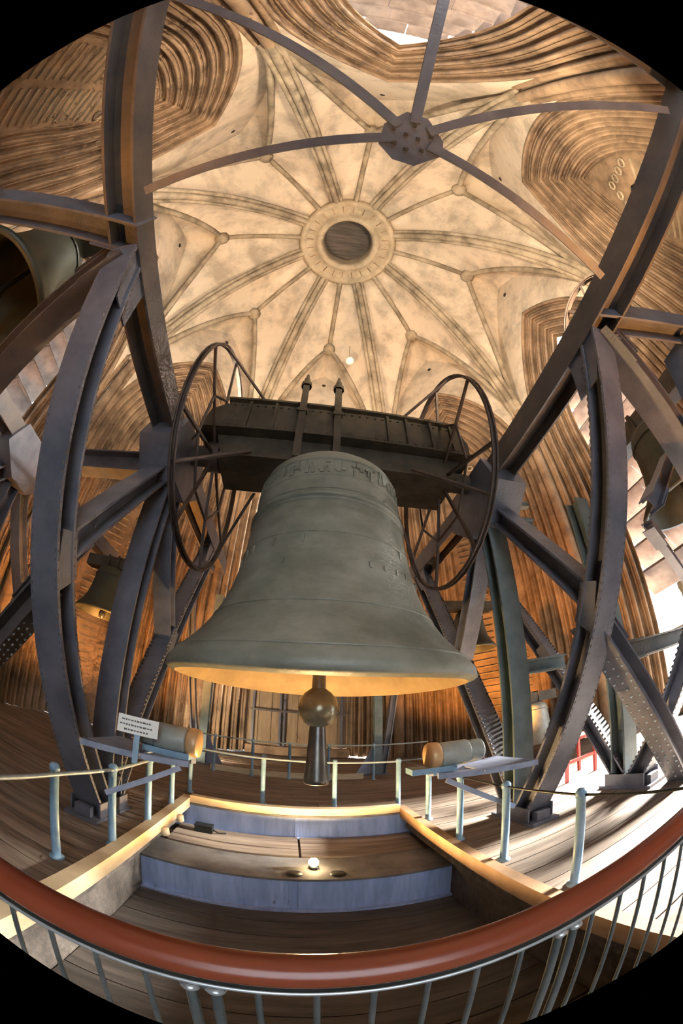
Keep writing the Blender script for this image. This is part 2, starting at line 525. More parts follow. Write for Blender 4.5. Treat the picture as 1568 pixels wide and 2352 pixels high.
# ------------------------------------------------------------------ floor and pit
PX0, PX1, PY0, PY1 = -1.37, 1.65, 0.60, 5.16
def oct_x(y):
    """x range of the floor at a given y"""
    lo, hi = -1e9, 1e9
    for az in SIDES:
        n, t = wall_axes(az); lim = RW+1.2+OC.dot(n)-n.y*y
        if abs(n.x) < 0.1: continue
        if n.x > 0: hi = min(hi, lim/n.x)
        else: lo = max(lo, lim/n.x)
    return lo, hi
m = MB()
m.bb((-9.5, -6.5, -0.30), (PX0-0.12, 13, -0.045)); m.bb((PX1+0.1, -6.5, -0.30), (10.5, 13, -0.045))
m.bb((PX0-0.12, PY1+0.1, -0.30), (PX1+0.1, 13, -0.045)); m.bb((PX0-0.12, -6.5, -0.30), (PX1+0.1, PY0-0.1, -0.045))
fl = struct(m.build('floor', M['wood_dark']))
pm = {}
def plank(x0, x1, y, wd, par, z=0.0, mt='wood'):
    if x1-x0 < 0.1: return
    key = (round(x1-x0, 1), wd, mt)
    if key not in pm:
        pm[key] = MB().box((0, 0, -0.022), (round(x1-x0, 1)-0.008, wd-0.012, 0.044)).mesh('plank', M[mt])
    o = inst('plank', pm[key], par, ((x0+x1)/2, y, z+rnd.uniform(-0.004, 0.003)))
y = -1.0; row = 0
while y < 11.6:
    lo, hi = oct_x(y)
    wd = 0.27
    if PY0-0.1 < y < PY1+0.14:
        segs = [(max(lo, -7.5), PX0-0.125), (PX1+0.105, min(hi, 8.9))]
    else: segs = [(max(lo, -7.5), min(hi, 8.9))]
    for a, b in segs:
        a, b = round(a, 1) if a < -5 else a, round(b, 1) if b > 5 else b
        k = max(1, int((b-a)/3.6)); cut = [a]+[a+(b-a)*(i+rnd.uniform(-.22, .22))/k for i in range(1, k)]+[b]
        cut = [cut[0]]+[round(c, 1) for c in cut[1:-1]]+[cut[-1]]
        for c, d in zip(cut[:-1], cut[1:]):
            plank(c, d, y, wd, fl)
    y += wd; row += 1
# pit lining and boards
pit = sempty('trim_1')
m = MB()
m.bb((PX0-0.2, 0.3, -0.96), (PX1+0.2, 3.8, -0.92))
m.bb((PX0-0.2, 4.3, -0.46), (PX1+0.2, 5.4, -0.42))
m.bb((PX0-0.3, 0.3, -1.0), (PX0-0.2, 5.3, -0.05)); m.bb((PX1+0.2, 0.3, -1.0), (PX1+0.3, 5.3, -0.05))
m.bb((PX0-0.3, 0.35, -1.0), (PX1+0.3, 0.42, -0.05))
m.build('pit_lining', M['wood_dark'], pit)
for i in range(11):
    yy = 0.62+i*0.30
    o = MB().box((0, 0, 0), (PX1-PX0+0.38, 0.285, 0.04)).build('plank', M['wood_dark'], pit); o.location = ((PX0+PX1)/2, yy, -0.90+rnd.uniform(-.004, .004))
for i in range(3):
    for x0, x1 in ((PX0-0.1, 0.17), (0.20, PX1+0.1)):
        o = MB().box((0, 0, 0), (x1-x0, 0.235, 0.04)).build('plank', M['wood'], pit); o.location = ((x0+x1)/2, 4.52+i*0.24, -0.40+rnd.uniform(-.004, .004))
cb = sempty('trim_2')
MB().bb((PX0-0.13, 0.45, -0.10), (PX0, PY1+0.12, 0.06)).build('curb_beam', M['curb'], cb)
MB().bb((PX0, PY1, -0.02), (PX1, PY1+0.12, 0.10)).build('curb_beam', M['curb'], cb)
o = MB().bb((PX1, 0.45, -0.10), (PX1+0.11, PY1+0.12, 0.06)).build('curb_beam', M['curb_dark'], cb); o['label'] = 'brown timber curb'
for yy in (3.95, 4.55):
    MB().lathe([(0, 0.03), (0.05, 0.03), (0.06, -0.05), (0.03, -0.08), (0, -0.08)], 10).build('curb_bolt', M['curb'], cb).location = (PX0+0.03, yy, -0.08)
# blue girders in the pit
def pit_girder(label, y0, y1, z0, z1, pads=False):
    g = empty('pit_girder', label, 'girder', (0.15, y0, z0))
    m = MB(); m.bb((-1.75, 0, 0), (1.75, 0.03, z1-z0-0.03)); m.build('web_plate', M['bluegirder'], g)
    m = MB(); m.bb((-1.75, -0.02, z1-z0-0.03), (1.75, y1-y0, z1-z0)); m.build('top_flange', M['flange'], g)
    for x in (-1.2, -0.6, 0.0, 0.6, 1.2):
        m = MB(); m.bb((x-0.012, -0.035 if x == 0 else -0.006, 0), (x+0.012, 0.0, z1-z0-0.03)); m.build('stiffener', M['bluegirder'], g)
    m = MB(); m.bb((-1.75, -0.06, 0.0), (1.75, 0.0, 0.025)); m.build('bottom_flange', M['bluegirder'], g)
    for x in (-0.05, 0.42) if pads else ():
        MB().lathe([(0.09, 0), (0.085, 0.012), (0, 0.014)], 18, (x, 0.12, z1-z0)).build('bearing_pad', M['black'], g)
    return g
pit_girder('blue riveted girder crossing the middle of the pit under the bell', 3.76, 4.38, -0.88, -0.40, True)
pit_girder('blue steel girder under the cream curb at the rear edge of the pit', 5.17, 5.25, -0.42, -0.025)

# ------------------------------------------------------------------ great bell
BX, BY = 0.32, 3.72
bell = empty('church_bell', 'huge green grey bronze bell hanging over the pit from the iron yoke', 'bell', (BX, BY, 1.90))
def prof_scaled(s, pts): return [(r*s, z*s) for r, z in pts]
OUT = [(1.52, -0.015), (1.58, 0.0), (1.615, 0.02), (1.605, 0.10), (1.55, 0.18), (1.44, 0.30), (1.33, 0.43), (1.22, 0.60), (1.13, 0.79), (1.06, 1.00), (1.005, 1.25), (0.965, 1.55), (0.935, 1.90), (0.91, 2.22), (0.895, 2.42), (0.865, 2.53), (0.79, 2.61), (0.62, 2.67), (0.35, 2.70), (0.0, 2.70)]
INN = [(1.52, -0.015), (1.45, 0.05), (1.35, 0.20), (1.22, 0.42), (1.08, 0.70), (0.98, 1.05), (0.90, 1.5), (0.86, 2.0), (0.82, 2.35), (0.6, 2.52), (0.0, 2.55)]
MB().lathe(OUT, 96).build('bell_body', M['bronze'], bell)
MB().lathe(INN[::-1], 96).build('bell_interior', M['bronze_lit'], bell)
def bead(z, r, h, d, nm='moulded_band'):
    MB().lathe([(r-0.02, z-h), (r+d*0.8, z-h*0.6), (r+d, z), (r+d*0.8, z+h*0.6), (r-0.02, z+h)], 96).build(nm, M['bronze'], bell)
def rad_at(z):
    for (r1, z1), (r2, z2) in zip(OUT[2:-1], OUT[3:]):
        if z1 <= z <= z2: return r1+(r2-r1)*(z-z1)/(z2-z1)
    return 0.9
for z, h, d in ((1.86, 0.030, 0.030), (1.80, 0.018, 0.018), (2.40, 0.018, 0.016), (2.14, 0.010, 0.010), (1.94, 0.010, 0.012), (1.38, 0.012, 0.008), (0.62, 0.012, 0.010), (0.20, 0.014, 0.012)):
    bead(z, rad_at(z), h, d)
# raised frieze of letters and foliage round the shoulder: relief strokes, too small to read
m = MB()
for k in range(64):
    th = 2*PI*k/64
    for j in range(3):
        zz = 2.27+rnd.uniform(-0.07, 0.07); th2 = th+rnd.uniform(-0.03, 0.03); rr = rad_at(zz)+0.004
        m.box((rr*math.cos(th2), rr*math.sin(th2), zz), (0.025, rnd.choice((0.018, 0.05)), rnd.choice((0.12, 0.03, 0.08))), Matrix.Rotation(th2, 3, 'Z'))
stuff(m.build('relief_frieze', M['bronze'], bell))
m = MB()
for k in range(40):
    th = 2*PI*k/40
    for (zz, hh) in ((1.30, 0.09), (1.05, 0.06)):
        if rnd.random() < 0.5: continue
        rr = rad_at(zz)+0.003
        m.box((rr*math.cos(th), rr*math.sin(th), zz), (0.016, 0.03, hh), Matrix.Rotation(th, 3, 'Z'))
stuff(m.build('relief_ornament', M['bronze'], bell))
# crown loops
for k in range(4):
    th = PI/4+k*PI/2
    m = MB().tube([(0.32*math.cos(th), 0.32*math.sin(th), 2.62), (0.42*math.cos(th), 0.42*math.sin(th), 2.67), (0.34*math.cos(th), 0.34*math.sin(th), 2.69), (0.1*math.cos(th), 0.1*math.sin(th), 2.69)], 0.05, 10)
    m.build('crown_loop', M['bronze'], bell)

# clapper
cl = empty('bell_clapper', 'iron clapper with a shiny ball hanging below the lip of the great bell', 'clapper', (0.29, 3.6, 0.86))
MB().lathe([(0.075, 0.98), (0.065, 1.3), (0.06, 2.6), (0, 2.6)], 20).build('shaft', M['iron'], cl)
MB().lathe([(0.075, 0.62), (0.15, 0.66), (0.19, 0.74), (0.205, 0.82), (0.19, 0.91), (0.14, 0.98), (0.075, 1.03)], 28).build('ball', M['ball'], cl)
MB().lathe([(0, 0.0), (0.115, 0.0), (0.128, 0.012), (0.125, 0.05), (0.10, 0.30), (0.085, 0.55), (0.078, 0.64)], 24).build('flight', M['iron'], cl)

# ------------------------------------------------------------------ yoke
yk = empty('bell_yoke', 'dark riveted iron yoke with two spiked hanger straps carrying the great bell', 'yoke', (BX, BY, 4.93))
def yb(a, b): return MB().bb(a, b)
for (y0, y1) in ((-0.42, -0.38), (0.38, 0.42)):
    m = MB()
    m.prism([(-2.02, y0, -0.05), (-1.9, y0, 0.62), (-1.62, y0, 0.80), (2.0, y0, 0.80), (2.14, y0, 0.5), (2.12, y0, 0.22), (-1.9, y0, 0.22)], (0, y1-y0, 0))
    m.build('upper_girder', M['yoke'], yk)
m = MB(); m.bb((-1.66, -0.50, 0.80), (2.02, 0.50, 0.84)); m.build('top_flange', M['yoke'], yk)
m = MB(); m.bb((-1.95, -0.48, 0.18), (2.12, 0.48, 0.22)); m.build('middle_flange', M['yoke'], yk)
m = MB(); m.prism([(-1.7, -0.30, 0.18), (-1.55, -0.30, -0.24), (1.75, -0.30, -0.24), (1.95, -0.30, 0.18)], (0, 0.6, 0)); m.build('lower_girder', M['yoke'], yk)
m = MB(); m.bb((-1.58, -0.40, -0.28), (1.78, 0.40, -0.24)); m.build('bottom_flange', M['yoke'], yk)
for x in (-1.3, -0.9, 0.8, 1.1, 1.5, 1.85):
    m = MB(); m.bb((x-0.02, -0.47, 0.22), (x+0.02, -0.42, 0.80)); m.build('stiffener', M['yoke'], yk)
for x0 in (-0.50, 0.02):
    m = MB(); m.bb((x0-0.05, -0.56, -0.34), (x0+0.05, -0.50, 1.25)); st = m.build('hanger_strap', M['yoke'], yk)
    m = MB().prism([(x0-0.03, -0.50, 1.40), (x0-0.03, 0.55, 0.84), (x0-0.03, -0.50, 0.84)], (0.06, 0, 0)); m.build('gusset', M['yoke'], yk)
    m = MB().lathe([(0.085, 0), (0.085, 0.09), (0.05, 0.11), (0.05, 0.22), (0.035, 0.24), (0.02, 0.36), (0, 0.38)], 10, (x0, -0.52, 1.22)); m.build('spiked_nut', M['yoke'], yk)
    m = MB().bb((x0-0.07, -0.58, 0.55), (x0+0.07, -0.49, 0.62)); m.build('strap_band', M['yoke'], yk)
for s in (-1, 1):
    m = MB().tube([(1.8*s, 0, 0), ((2.19 if s > 0 else -2.08), 0, 0)], 0.16, 14); m.build('gudgeon', M['yoke'], yk)
m = MB()
for x in [(-1.55+0.12*i) for i in range(30)]:
    for z in (0.28, 0.74):
        m.lathe([(0, 0.02), (0.02, 0.012), (0.025, 0)], 6, (0, 0, 0)) if False else m.box((x, -0.43, z), (0.03, 0.03, 0.03))
stuff(m.build('rivets', M['yoke'], yk))

# rope wheels
def rope_wheel(label, x, side, y=BY, z=4.93, Rw=1.67, stays=True, group='rope wheels on the great bell yoke'):
    wh = empty('rope_wheel', label, 'wheel', (x, y, z), group)
    for dx in (-0.05, 0.05):
        MB().tube([(dx*0.6, Rw*math.cos(2*PI*k/56), Rw*math.sin(2*PI*k/56)) for k in range(56)], 0.016, 6, close=True).build('rim', M['wheel'], wh)
    m = MB()
    for k in range(56):
        th = 2*PI*k/56; 
        m.box((0, (Rw-0.03)*math.cos(th), (Rw-0.03)*math.sin(th)), (0.06, 0.012, Rw*2*PI/56+0.01), Matrix.Rotation(th, 3, 'X'))
    m.build('rim_channel', M['wheel'], wh)
    for k in range(8):
        th = PI/8+k*PI/4
        MB().bar((0, 0.2*math.cos(th), 0.2*math.sin(th)), (0, (Rw-0.02)*math.cos(th), (Rw-0.02)*math.sin(th)), 0.035, 0.045, (1, 0, 0)).build('spoke', M['wheel'], wh)
    for k in range(8):
        a, b = PI/8+k*PI/4, PI/8+(k+1)*PI/4
        r_ = 0.57*Rw
        MB().tube([(0, r_*math.cos(a), r_*math.sin(a)), (0, r_*math.cos(b), r_*math.sin(b))], 0.02, 6).build('tie_bar', M['wheel'], wh)
    # stays from the rim down on to the yoke
    for (yy, zz) in ((-1.2, 1.16), (1.2, 1.16), (-1.2, -1.16), (1.2, -1.16)) if stays else ():
        MB().tube([(0, yy, zz), (-side*0.62, yy*0.38, 0.86 if zz > 0 else -0.26)], 0.025, 6).build('stay', M['wheel'], wh)
    MB().tube([(-0.09, 0, 0), (0.09, 0, 0)], 0.14*Rw, 16).build('hub', M['wheel'], wh)
    return wh
rope_wheel('iron spoked rope wheel on the west end of the yoke, beside the sign side trestle', -1.41, -1)
rope_wheel('iron spoked rope wheel on the east end of the yoke, beside the sunlit floor', 2.02, 1)

# ------------------------------------------------------------------ bell frame
rivet_me = None
def rivet_row(m, p, q, off, step=0.075, s=0.028):
    p, q = Vector(p)+Vector(off), Vector(q)+Vector(off)
    n = int((q-p).length/step); L = (q-p).normalized()
    for i in range(n):
        c = p+L*(i+0.5)*step
        m.add([c+Vector((s, 0, 0)), c-Vector((s, 0, 0)), c+Vector((0, s, 0)), c-Vector((0, s, 0)), c+Vector((0, 0, s)), c-Vector((0, 0, s))],
              [(0, 2, 4), (2, 1, 4), (1, 3, 4), (3, 0, 4), (2, 0, 5), (1, 2, 5), (3, 1, 5), (0, 3, 5)])
def trestle(label, x, inward, zc, y_node=0.66, ychord=(-3.6, 8.0), wl=0.33, full=True):
    """two splayed legs and two struts under a long horizontal chord; bearing in the middle"""
    t = empty('bell_frame_trestle', label, 'frame', (x, BY, 0))
    W = lambda y, z: (0, y-BY, z)
    X = (1, 0, 0)
    if full: MB().ibeam(W(ychord[0], zc), W(ychord[1], zc), 0.36, 0.34, (0, 0, 1)).build('top_chord', M['rust'], t)
    for sg in (1, -1):
        yn = y_node if sg == 1 else 2*BY-y_node
        yf = BY-0.05*sg
        a, b = W(yn, zc-0.1), W(yf, 0.03)
        MB().ibeam(a, b, wl, 0.24, X).build('leg', M['steel'], t)
        c = W(BY-0.08*sg, zc-0.35); f_ = 0.50
        d = Vector(a).lerp(Vector(b), f_)
        if full: MB().ibeam(c, d, 0.28, 0.24, X).build('strut', M['steel'], t)
        m = MB().prism([(inward*0.12, yn-BY-0.35*sg, zc+0.12), (inward*0.12, yn-BY+0.40*sg, zc+0.12), (inward*0.12, yn-BY+0.62*sg, zc-0.62), (inward*0.12, yn-BY+0.28*sg, zc-0.62)], (inward*0.02, 0, 0))
        m.build('gusset_plate', M['steel'], t)
        dd = Vector(d)
        m = MB().prism([(inward*0.13, dd.y-0.14*sg, dd.z+0.16), (inward*0.13, dd.y+0.06*sg, dd.z+0.24), (inward*0.13, dd.y+0.26*sg, dd.z-0.10), (inward*0.13, dd.y+0.06*sg, dd.z-0.30)], (inward*0.02, 0, 0))
        m.build('gusset_plate', M['steel'], t)
        m = MB(); L = (Vector(b)-Vector(a)).normalized(); nn = Vector((0, -L.z, L.y))*(1 if sg == 1 else -1)
        for ox in (-wl/2+0.02, wl/2-0.02):
            rivet_row(m, a, b, Vector((ox, 0, 0))+nn*(0.105)*(-1))
            rivet_row(m, a, b, Vector((ox, 0, 0))+nn*(0.125))
        stuff(m.build('rivets', M['rust'], t))
    MB().ibeam(W(BY+0.14, 0.03), W(BY, zc-0.2), 0.30, 0.26, X).build('post', M['green_steel'] if inward < 0 else M['steel'], t)
    if full: m = MB().prism([(-0.28, BY-BY-0.55, zc+0.2), (-0.28, 0.55, zc+0.2), (-0.28, 0.75, zc-0.35), (-0.28, 0.25, zc-0.75), (-0.28, -0.25, zc-0.75), (-0.28, -0.75, zc-0.35)], (0.56, 0, 0))
    if full: m.build('bearing_block', M['steel'], t)
    m = MB(); m.bb((-0.20, -0.45, 0), (0.20, 0.45, 0.04)); m.bb((-0.19, -0.34, 0.04), (-0.17, 0.34, 0.22)); m.bb((0.17, -0.34, 0.04), (0.19, 0.34, 0.22)); m.bb((-0.10, -0.40, 0.04), (0.10, -0.30, 0.16)); m.build('base_shoe', M['steel'], t)
    return t
XL, XR = -2.05, 2.8
tl = trestle('dark steel trestle with splayed riveted legs by the white sign', XL, 1, 4.98)

tr = trestle('dark steel trestle with splayed legs beside the sunlit plank floor', XR, -1, 4.82)
def ntrestle(label, x, inward, zc, dy, full=True):
    t = trestle(label, x, inward, zc, full=full, wl=0.26)
    t.location = (x, BY+dy, 0)
    return t
ntrestle('outer steel trestle behind the riveted brace, standing on the sunlit floor', 4.25, -1, 4.6, -0.6, False)
ntrestle('outer steel trestle in the dim corner beyond the sign', -5.3, 1, 4.8, 0.0)
# outriggers
def beam_thing(name, label, p, q, wd, ht, side, mt='steel', rivets=False, group=None, cat='beam', yel=False):
    p, q = Vector(p), Vector(q)
    t = empty(name, label, cat, p, group)
    MB().ibeam((0, 0, 0), q-p, wd, ht, side).build('beam_section', M[mt], t)
    m = MB(); L = (q-p).normalized()
    c = L*0.22
    s_ = Vector(side) if side else Vector((0, 1, 0))
    _, sd, nn = frame(Vector((0, 0, 0)), q-p, side)
    for e in (-1, 1):
        m.box(c+nn*(e*(ht/2+0.008)), (wd+0.06, 0.016, 0.5), Matrix((sd, nn, L)).transposed())
    m.build('splice_plate', M[mt], t)
    if rivets:
        m = MB()
        for a in (-wd/2+0.04, 0, wd/2-0.04):
            for e in (-1, 1): rivet_row(m, (0, 0, 0), q-p, sd*a+nn*(e*ht/2), 0.11, 0.022)
        stuff(m.build('rivets', M['pipe'], t))
    return t
beam_thing('outrigger_beam', 'heavy dark outrigger beam running level from the sign side trestle top to the outer bell', (-1.95, 0.50, 4.98), (-5.0, -0.95, 4.94), 0.36, 0.30, (0, 0, 1))
beam_thing('outrigger_beam', 'sloping grey brace dropping outward from the top of the sign side trestle', (-2.10, 0.72, 4.85), (-5.0, 2.03, 2.95), 0.34, 0.26, (0, 1, 0.3), 'rust')
beam_thing('outrigger_beam', 'short riveted brace at mid height on the outside of the sign side trestle leg', (-2.12, 2.42, 2.28), (-4.9, 3.5, 0.0), 0.30, 0.24, (0, 1, 0.2), 'rust', True)
beam_thing('outrigger_beam', 'level dark beam leaving the top of the sunlit side trestle towards the second bell', (2.75, 0.52, 4.85), (4.6, -0.27, 4.74), 0.34, 0.26, (0, 0, 1))
beam_thing('outrigger_beam', 'thick dark brace dropping outward from the top of the sunlit side trestle', (2.86, 0.66, 4.75), (4.7, 1.18, 3.35), 0.40, 0.26, (0, 1, 0.3))
beam_thing('outrigger_beam', 'rivet studded black brace dropping from the mid leg to the sunlit floor', (2.86, 2.40, 2.28), (4.45, 2.38, 0.0), 0.32, 0.26, (0, 1, 0), 'steel', True)
beam_thing('cross_beam', 'level black beam at head height behind the rivet studded brace', (4.75, 3.4, 1.92), (8.4, 3.5, 1.92), 0.26, 0.30, (0, 1, 0), 'yoke')
beam_thing('cross_beam', 'level dark beam crossing overhead between the two trestle tops behind the bracing', (-2.0, -2.75, 4.95), (2.8, -2.9, 4.90), 0.36, 0.30, (0, 1, 0))
beam_thing('cross_beam', 'dark transverse beam from the yoke bearing to the outer trestle on the sign side', (-2.25, 4.1, 4.95), (-4.3, 4.1, 4.95), 0.30, 0.40, (0, 1, 0))
beam_thing('cross_beam', 'thin dark tie crossing the bright louvers behind the sunlit side leg', (4.45, 2.15, 3.35), (7.6, 2.9, 1.95), 0.14, 0.12, (0, 1, 0))
beam_thing('cross_beam', 'dark short brace in front of the bright louvers beside the sunlit side leg', (3.9, 1.7, 3.35), (5.2, 1.6, 4.3), 0.22, 0.20, (0, 1, 0))
# grey green portal between the trestles
pf = empty('portal_brace', 'grey green steel portal bracing between the sunlit side trestles', 'frame', (3.1, 4.2, 0))
MB().bar((0, 0, 5.02), (1.05, 0, 5.05), 0.12, 0.10, (0, 1, 0)).build('upper_tie', M['green_steel'], pf)
MB().ibeam((0, 0, 4.58), (1.05, 0, 4.62), 0.16, 0.20, (0, 1, 0)).build('portal_beam', M['green_steel'], pf)
MB().bar((0.0, 0, 4.05), (0.45, 0, 4.55), 0.12, 0.10, (0, 1, 0)).build('haunch', M['green_steel'], pf)
MB().bar((0.6, 0, 4.55), (1.02, 0, 4.0), 0.12, 0.10, (0, 1, 0)).build('haunch', M['green_steel'], pf)
MB().ibeam((0.1, 0, 2.08), (1.05, 0, 2.08), 0.18, 0.22, (0, 1, 0)).build('lower_beam', M['green_steel'], pf)

# overhead wind bracing
wb_ = empty('wind_bracing', 'thin dark star of five flat steel arms meeting at a gusset plate overhead', 'brace', (0.41, -0.52, 4.84))
gz = Vector((0.41, -0.52, 4.84))
m = MB().prism([Vector(p)-gz for p in ((0.17, -0.40, 4.83), (0.30, -0.28, 4.83), (0.48, -0.26, 4.83), (0.68, -0.42, 4.83), (0.66, -0.56, 4.83), (0.50, -0.74, 4.83), (0.33, -0.76, 4.83), (0.18, -0.60, 4.83))], (0, 0, 0.02))
gp = m.build('gusset_plate', M['steel'], wb_)
m = MB()
for (a, b) in ((-0.12, 0.08), (-0.02, 0.12), (0.1, 0.1), (-0.15, -0.05), (0.0, -0.12), (0.15, -0.05), (0.05, 0.0), (-0.05, -0.02)): m.box((a, b, -0.02), (0.03, 0.03, 0.02))
stuff(m.build('rivets', M['yoke'], gp))
for q in ((-1.80, 0.03, 4.88), (2.55, 0.02, 4.78), (-1.80, -2.23, 4.9), (2.55, -2.25, 4.78), (0.385, -2.75, 4.86)):
    d = Vector(q)-gz
    MB().bar(d.normalized()*0.15, d, 0.085, 0.05, d.cross(Vector((0, 0, 1)))).build('brace_arm', M['steel'], wb_)

# ------------------------------------------------------------------ outer bells
BODY2 = [(0.93, 0), (1.0, 0.0), (1.0, 0.07), (0.92, 0.17), (0.80, 0.33), (0.70, 0.55), (0.63, 0.85), (0.59, 1.2), (0.56, 1.45), (0.50, 1.57), (0.34, 1.64), (0, 1.66)]
INN2 = [(0.93, 0), (0.84, 0.15), (0.70, 0.38), (0.60, 0.8), (0.54, 1.3), (0.3, 1.55), (0, 1.55)]
def small_bell(label, loc, s, mt='bronze_dark', yoke=True, rot=0):
    b = empty('outer_bell', label, 'bell', loc)
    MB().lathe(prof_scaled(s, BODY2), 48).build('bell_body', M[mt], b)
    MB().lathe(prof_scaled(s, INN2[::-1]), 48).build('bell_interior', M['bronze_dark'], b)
    MB().lathe([(r*s, z*s) for r, z in ((0.60, 1.30), (0.605, 1.33), (0.59, 1.36), (0.56, 1.38))], 48).build('moulded_band', M[mt], b)
    MB().lathe([(0, -0.12*s), (0.10*s, -0.08*s), (0.13*s, 0.05*s), (0.08*s, 0.18*s), (0.04*s, 0.25*s), (0.04*s, 1.5*s)], 14).build('clapper', M['iron'], b)
    rz = Matrix.Rotation(rot, 3, 'Z')
    MB().box((0, 0, 1.85*s), (2.3*s, 0.42*s, 0.40*s), rz).build('headstock', M['yoke'], b)
    for k in (-0.2, 0.2): MB().box(rz @ Vector((k*s, 0, 1.85*s)), (0.09*s, 0.5*s, 0.5*s), rz).build('strap', M['yoke'], b)
    return b
small_bell('dark green bell hanging high in the dim side beside the level outrigger beam', (-4.14, 0.68, 4.66), 0.96)
small_bell('black bell hanging high in front of the bright louvers', (6.95, 2.15, 4.15), 1.15, rot=PI/2)
small_bell('dark bell half hidden behind the sign side trestle post', (-4.0, 6.3, 2.85), 0.62)
small_bell('brown bell behind the great bell on the sunlit side', (3.8, 6.6, 2.85), 0.55)
small_bell('small pale bell hanging low behind the sunlit side trestle', (6.05, 7.5, 0.35), 0.66, 'drum')
# wheel of the second bell on the sunlit side
rope_wheel('thin rope wheel of the black bell above the sunlit side trestle top', 3.5, 1, 0.60, 5.68, 0.66, False, None)
rs = empty('barrier_stand', 'dark red barrier stand with a pale post on the sunlit planks behind the leg', 'stand', (4.55, 4.5, 0))
for (x, y) in ((-0.35, -0.1), (0.35, -0.1), (0.35, 0.3), (-0.35, 0.3)): MB().box((x, y, 0.35), (0.05, 0.05, 0.7)).build('leg', M['red'], rs)
MB().box((0, 0.1, 0.72), (0.8, 0.5, 0.05)).build('top', M['red'], rs)
MB().box((0, -0.1, 0.35), (0.66, 0.04, 0.05)).build('crossbar', M['red'], rs)
MB().lathe([(0.045, 0), (0.04, 0.03), (0.035, 0.95), (0, 0.97)], 12, (-0.5, 0, 0)).build('pale_post', M['zinc'], rs)

# ------------------------------------------------------------------ guard rails
def pipe_rail(label, pts, posts, h=0.83, r_post=0.038, r_pipe=0.018, rails=(0.80,), mp='pipe'):
    g = empty('guard_rail', label, 'railing', (posts[0][0], posts[0][1], 0))
    o = Vector((posts[0][0], posts[0][1], 0))
    for z in rails:
        MB().tube([Vector((x, y, z))-o for x, y in pts], r_pipe, 8).build('pipe', M[mp], g)
    for (x, y) in posts:
        p = MB().lathe([(r_post*1.7, 0), (r_post*1.7, 0.015), (r_post, 0.02), (r_post, h-0.05), (r_post*1.18, h-0.05), (r_post*1.18, h-0.005), (r_post*0.7, h+0.02), (0, h+0.02)], 14, (x-o.x, y-o.y, 0)).build('post', M['post'], g)
    return g
pipe_rail('blue post and pipe guard rail along the pale curb below the white sign', [(-1.75, -0.5), (-1.60, 2.3), (-1.50, 3.0), (-1.52, 5.7)], [(-1.70, 2.33), (-1.52, 2.98), (-1.50, 3.83), (-1.50, 4.68), (-1.52, 5.68)])
pipe_rail('blue post and pipe guard rail across the rear edge of the pit behind the clapper', [(-1.44, 5.68), (1.74, 5.42)], [(-0.36, 5.66), (0.73, 5.53), (1.70, 5.42)])
pipe_rail('blue post guard rail beside the sunlit floor along the brown curb', [(1.80, 5.3), (1.84, 4.57), (1.88, 2.78), (1.95, 1.89), (2.3, -0.5)], [(1.85, 4.55), (1.84, 3.6), (1.89, 2.78), (1.95, 1.89)], r_pipe=0.012, mp='black')
pipe_rail('grey blue guard rail far behind the pit in front of the tan boards', [(-2.6, 7.9), (3.2, 7.9)], [(-1.6, 7.9), (-0.75, 7.9), (0.05, 7.9), (0.9, 7.9), (1.9, 7.9)], h=0.86, r_post=0.032, rails=(0.84, 0.42))

# rear steel columns with splayed foot gussets
def rear_column(label, x, y, sgn):
    c = empty('steel_column', label, 'column', (x, y, 0))
    MB().ibeam((0, 0, 0.03), (0, 0, 4.4), 0.20, 0.22, (1, 0, 0)).build('shaft', M['green_steel'], c)
    MB().prism([(sgn*0.10, -0.02, 0.03), (sgn*0.10, -0.02, 0.85), (sgn*0.22, -0.02, 0.55), (sgn*0.52, -0.02, 0.03)], (0, 0.04, 0)).build('foot_gusset', M['bracket'], c)
    MB().bb((-0.25 if sgn > 0 else -0.55, -0.16, 0), (0.55 if sgn > 0 else 0.25, 0.16, 0.03)).build('base_plate', M['steel'], c)
    MB().ibeam((-sgn*0.12, 0, 0.05), (-sgn*0.75, 0, 4.2), 0.16, 0.16, (0, 1, 0)).build('raking_leg', M['steel'], c)
    return c
rear_column('blue grey steel column behind the grey drum and the sign, gusset at its foot', -2.02, 8.55, 1)
rear_column('blue grey steel column rising behind the clapper towards the sunlit side', 2.15, 8.55, -1)
tb = empty('toe_board', 'cream toe board along the floor below the far guard rail', 'board', (0, 8.02, 0))
MB().bb((-1.7, -0.02, 0), (1.7, 0.02, 0.14)).build('board', M['curb'], tb)
jb = empty('junction_box', 'small black box on the boards at the corner of the pit below the cream curb', 'box', (-1.10, 4.92, -0.375))
MB().bb((-0.12, -0.07, 0), (0.12, 0.07, 0.10)).build('case', M['black'], jb)
MB().bb((-0.125, -0.075, 0.10), (0.125, 0.075, 0.115)).build('lid', M['black'], jb)
MB().tube([(0.12, 0, 0.05), (0.2, -0.02, 0.02), (0.3, 0.03, 0.012)], 0.01, 6).build('cable', M['black'], jb)

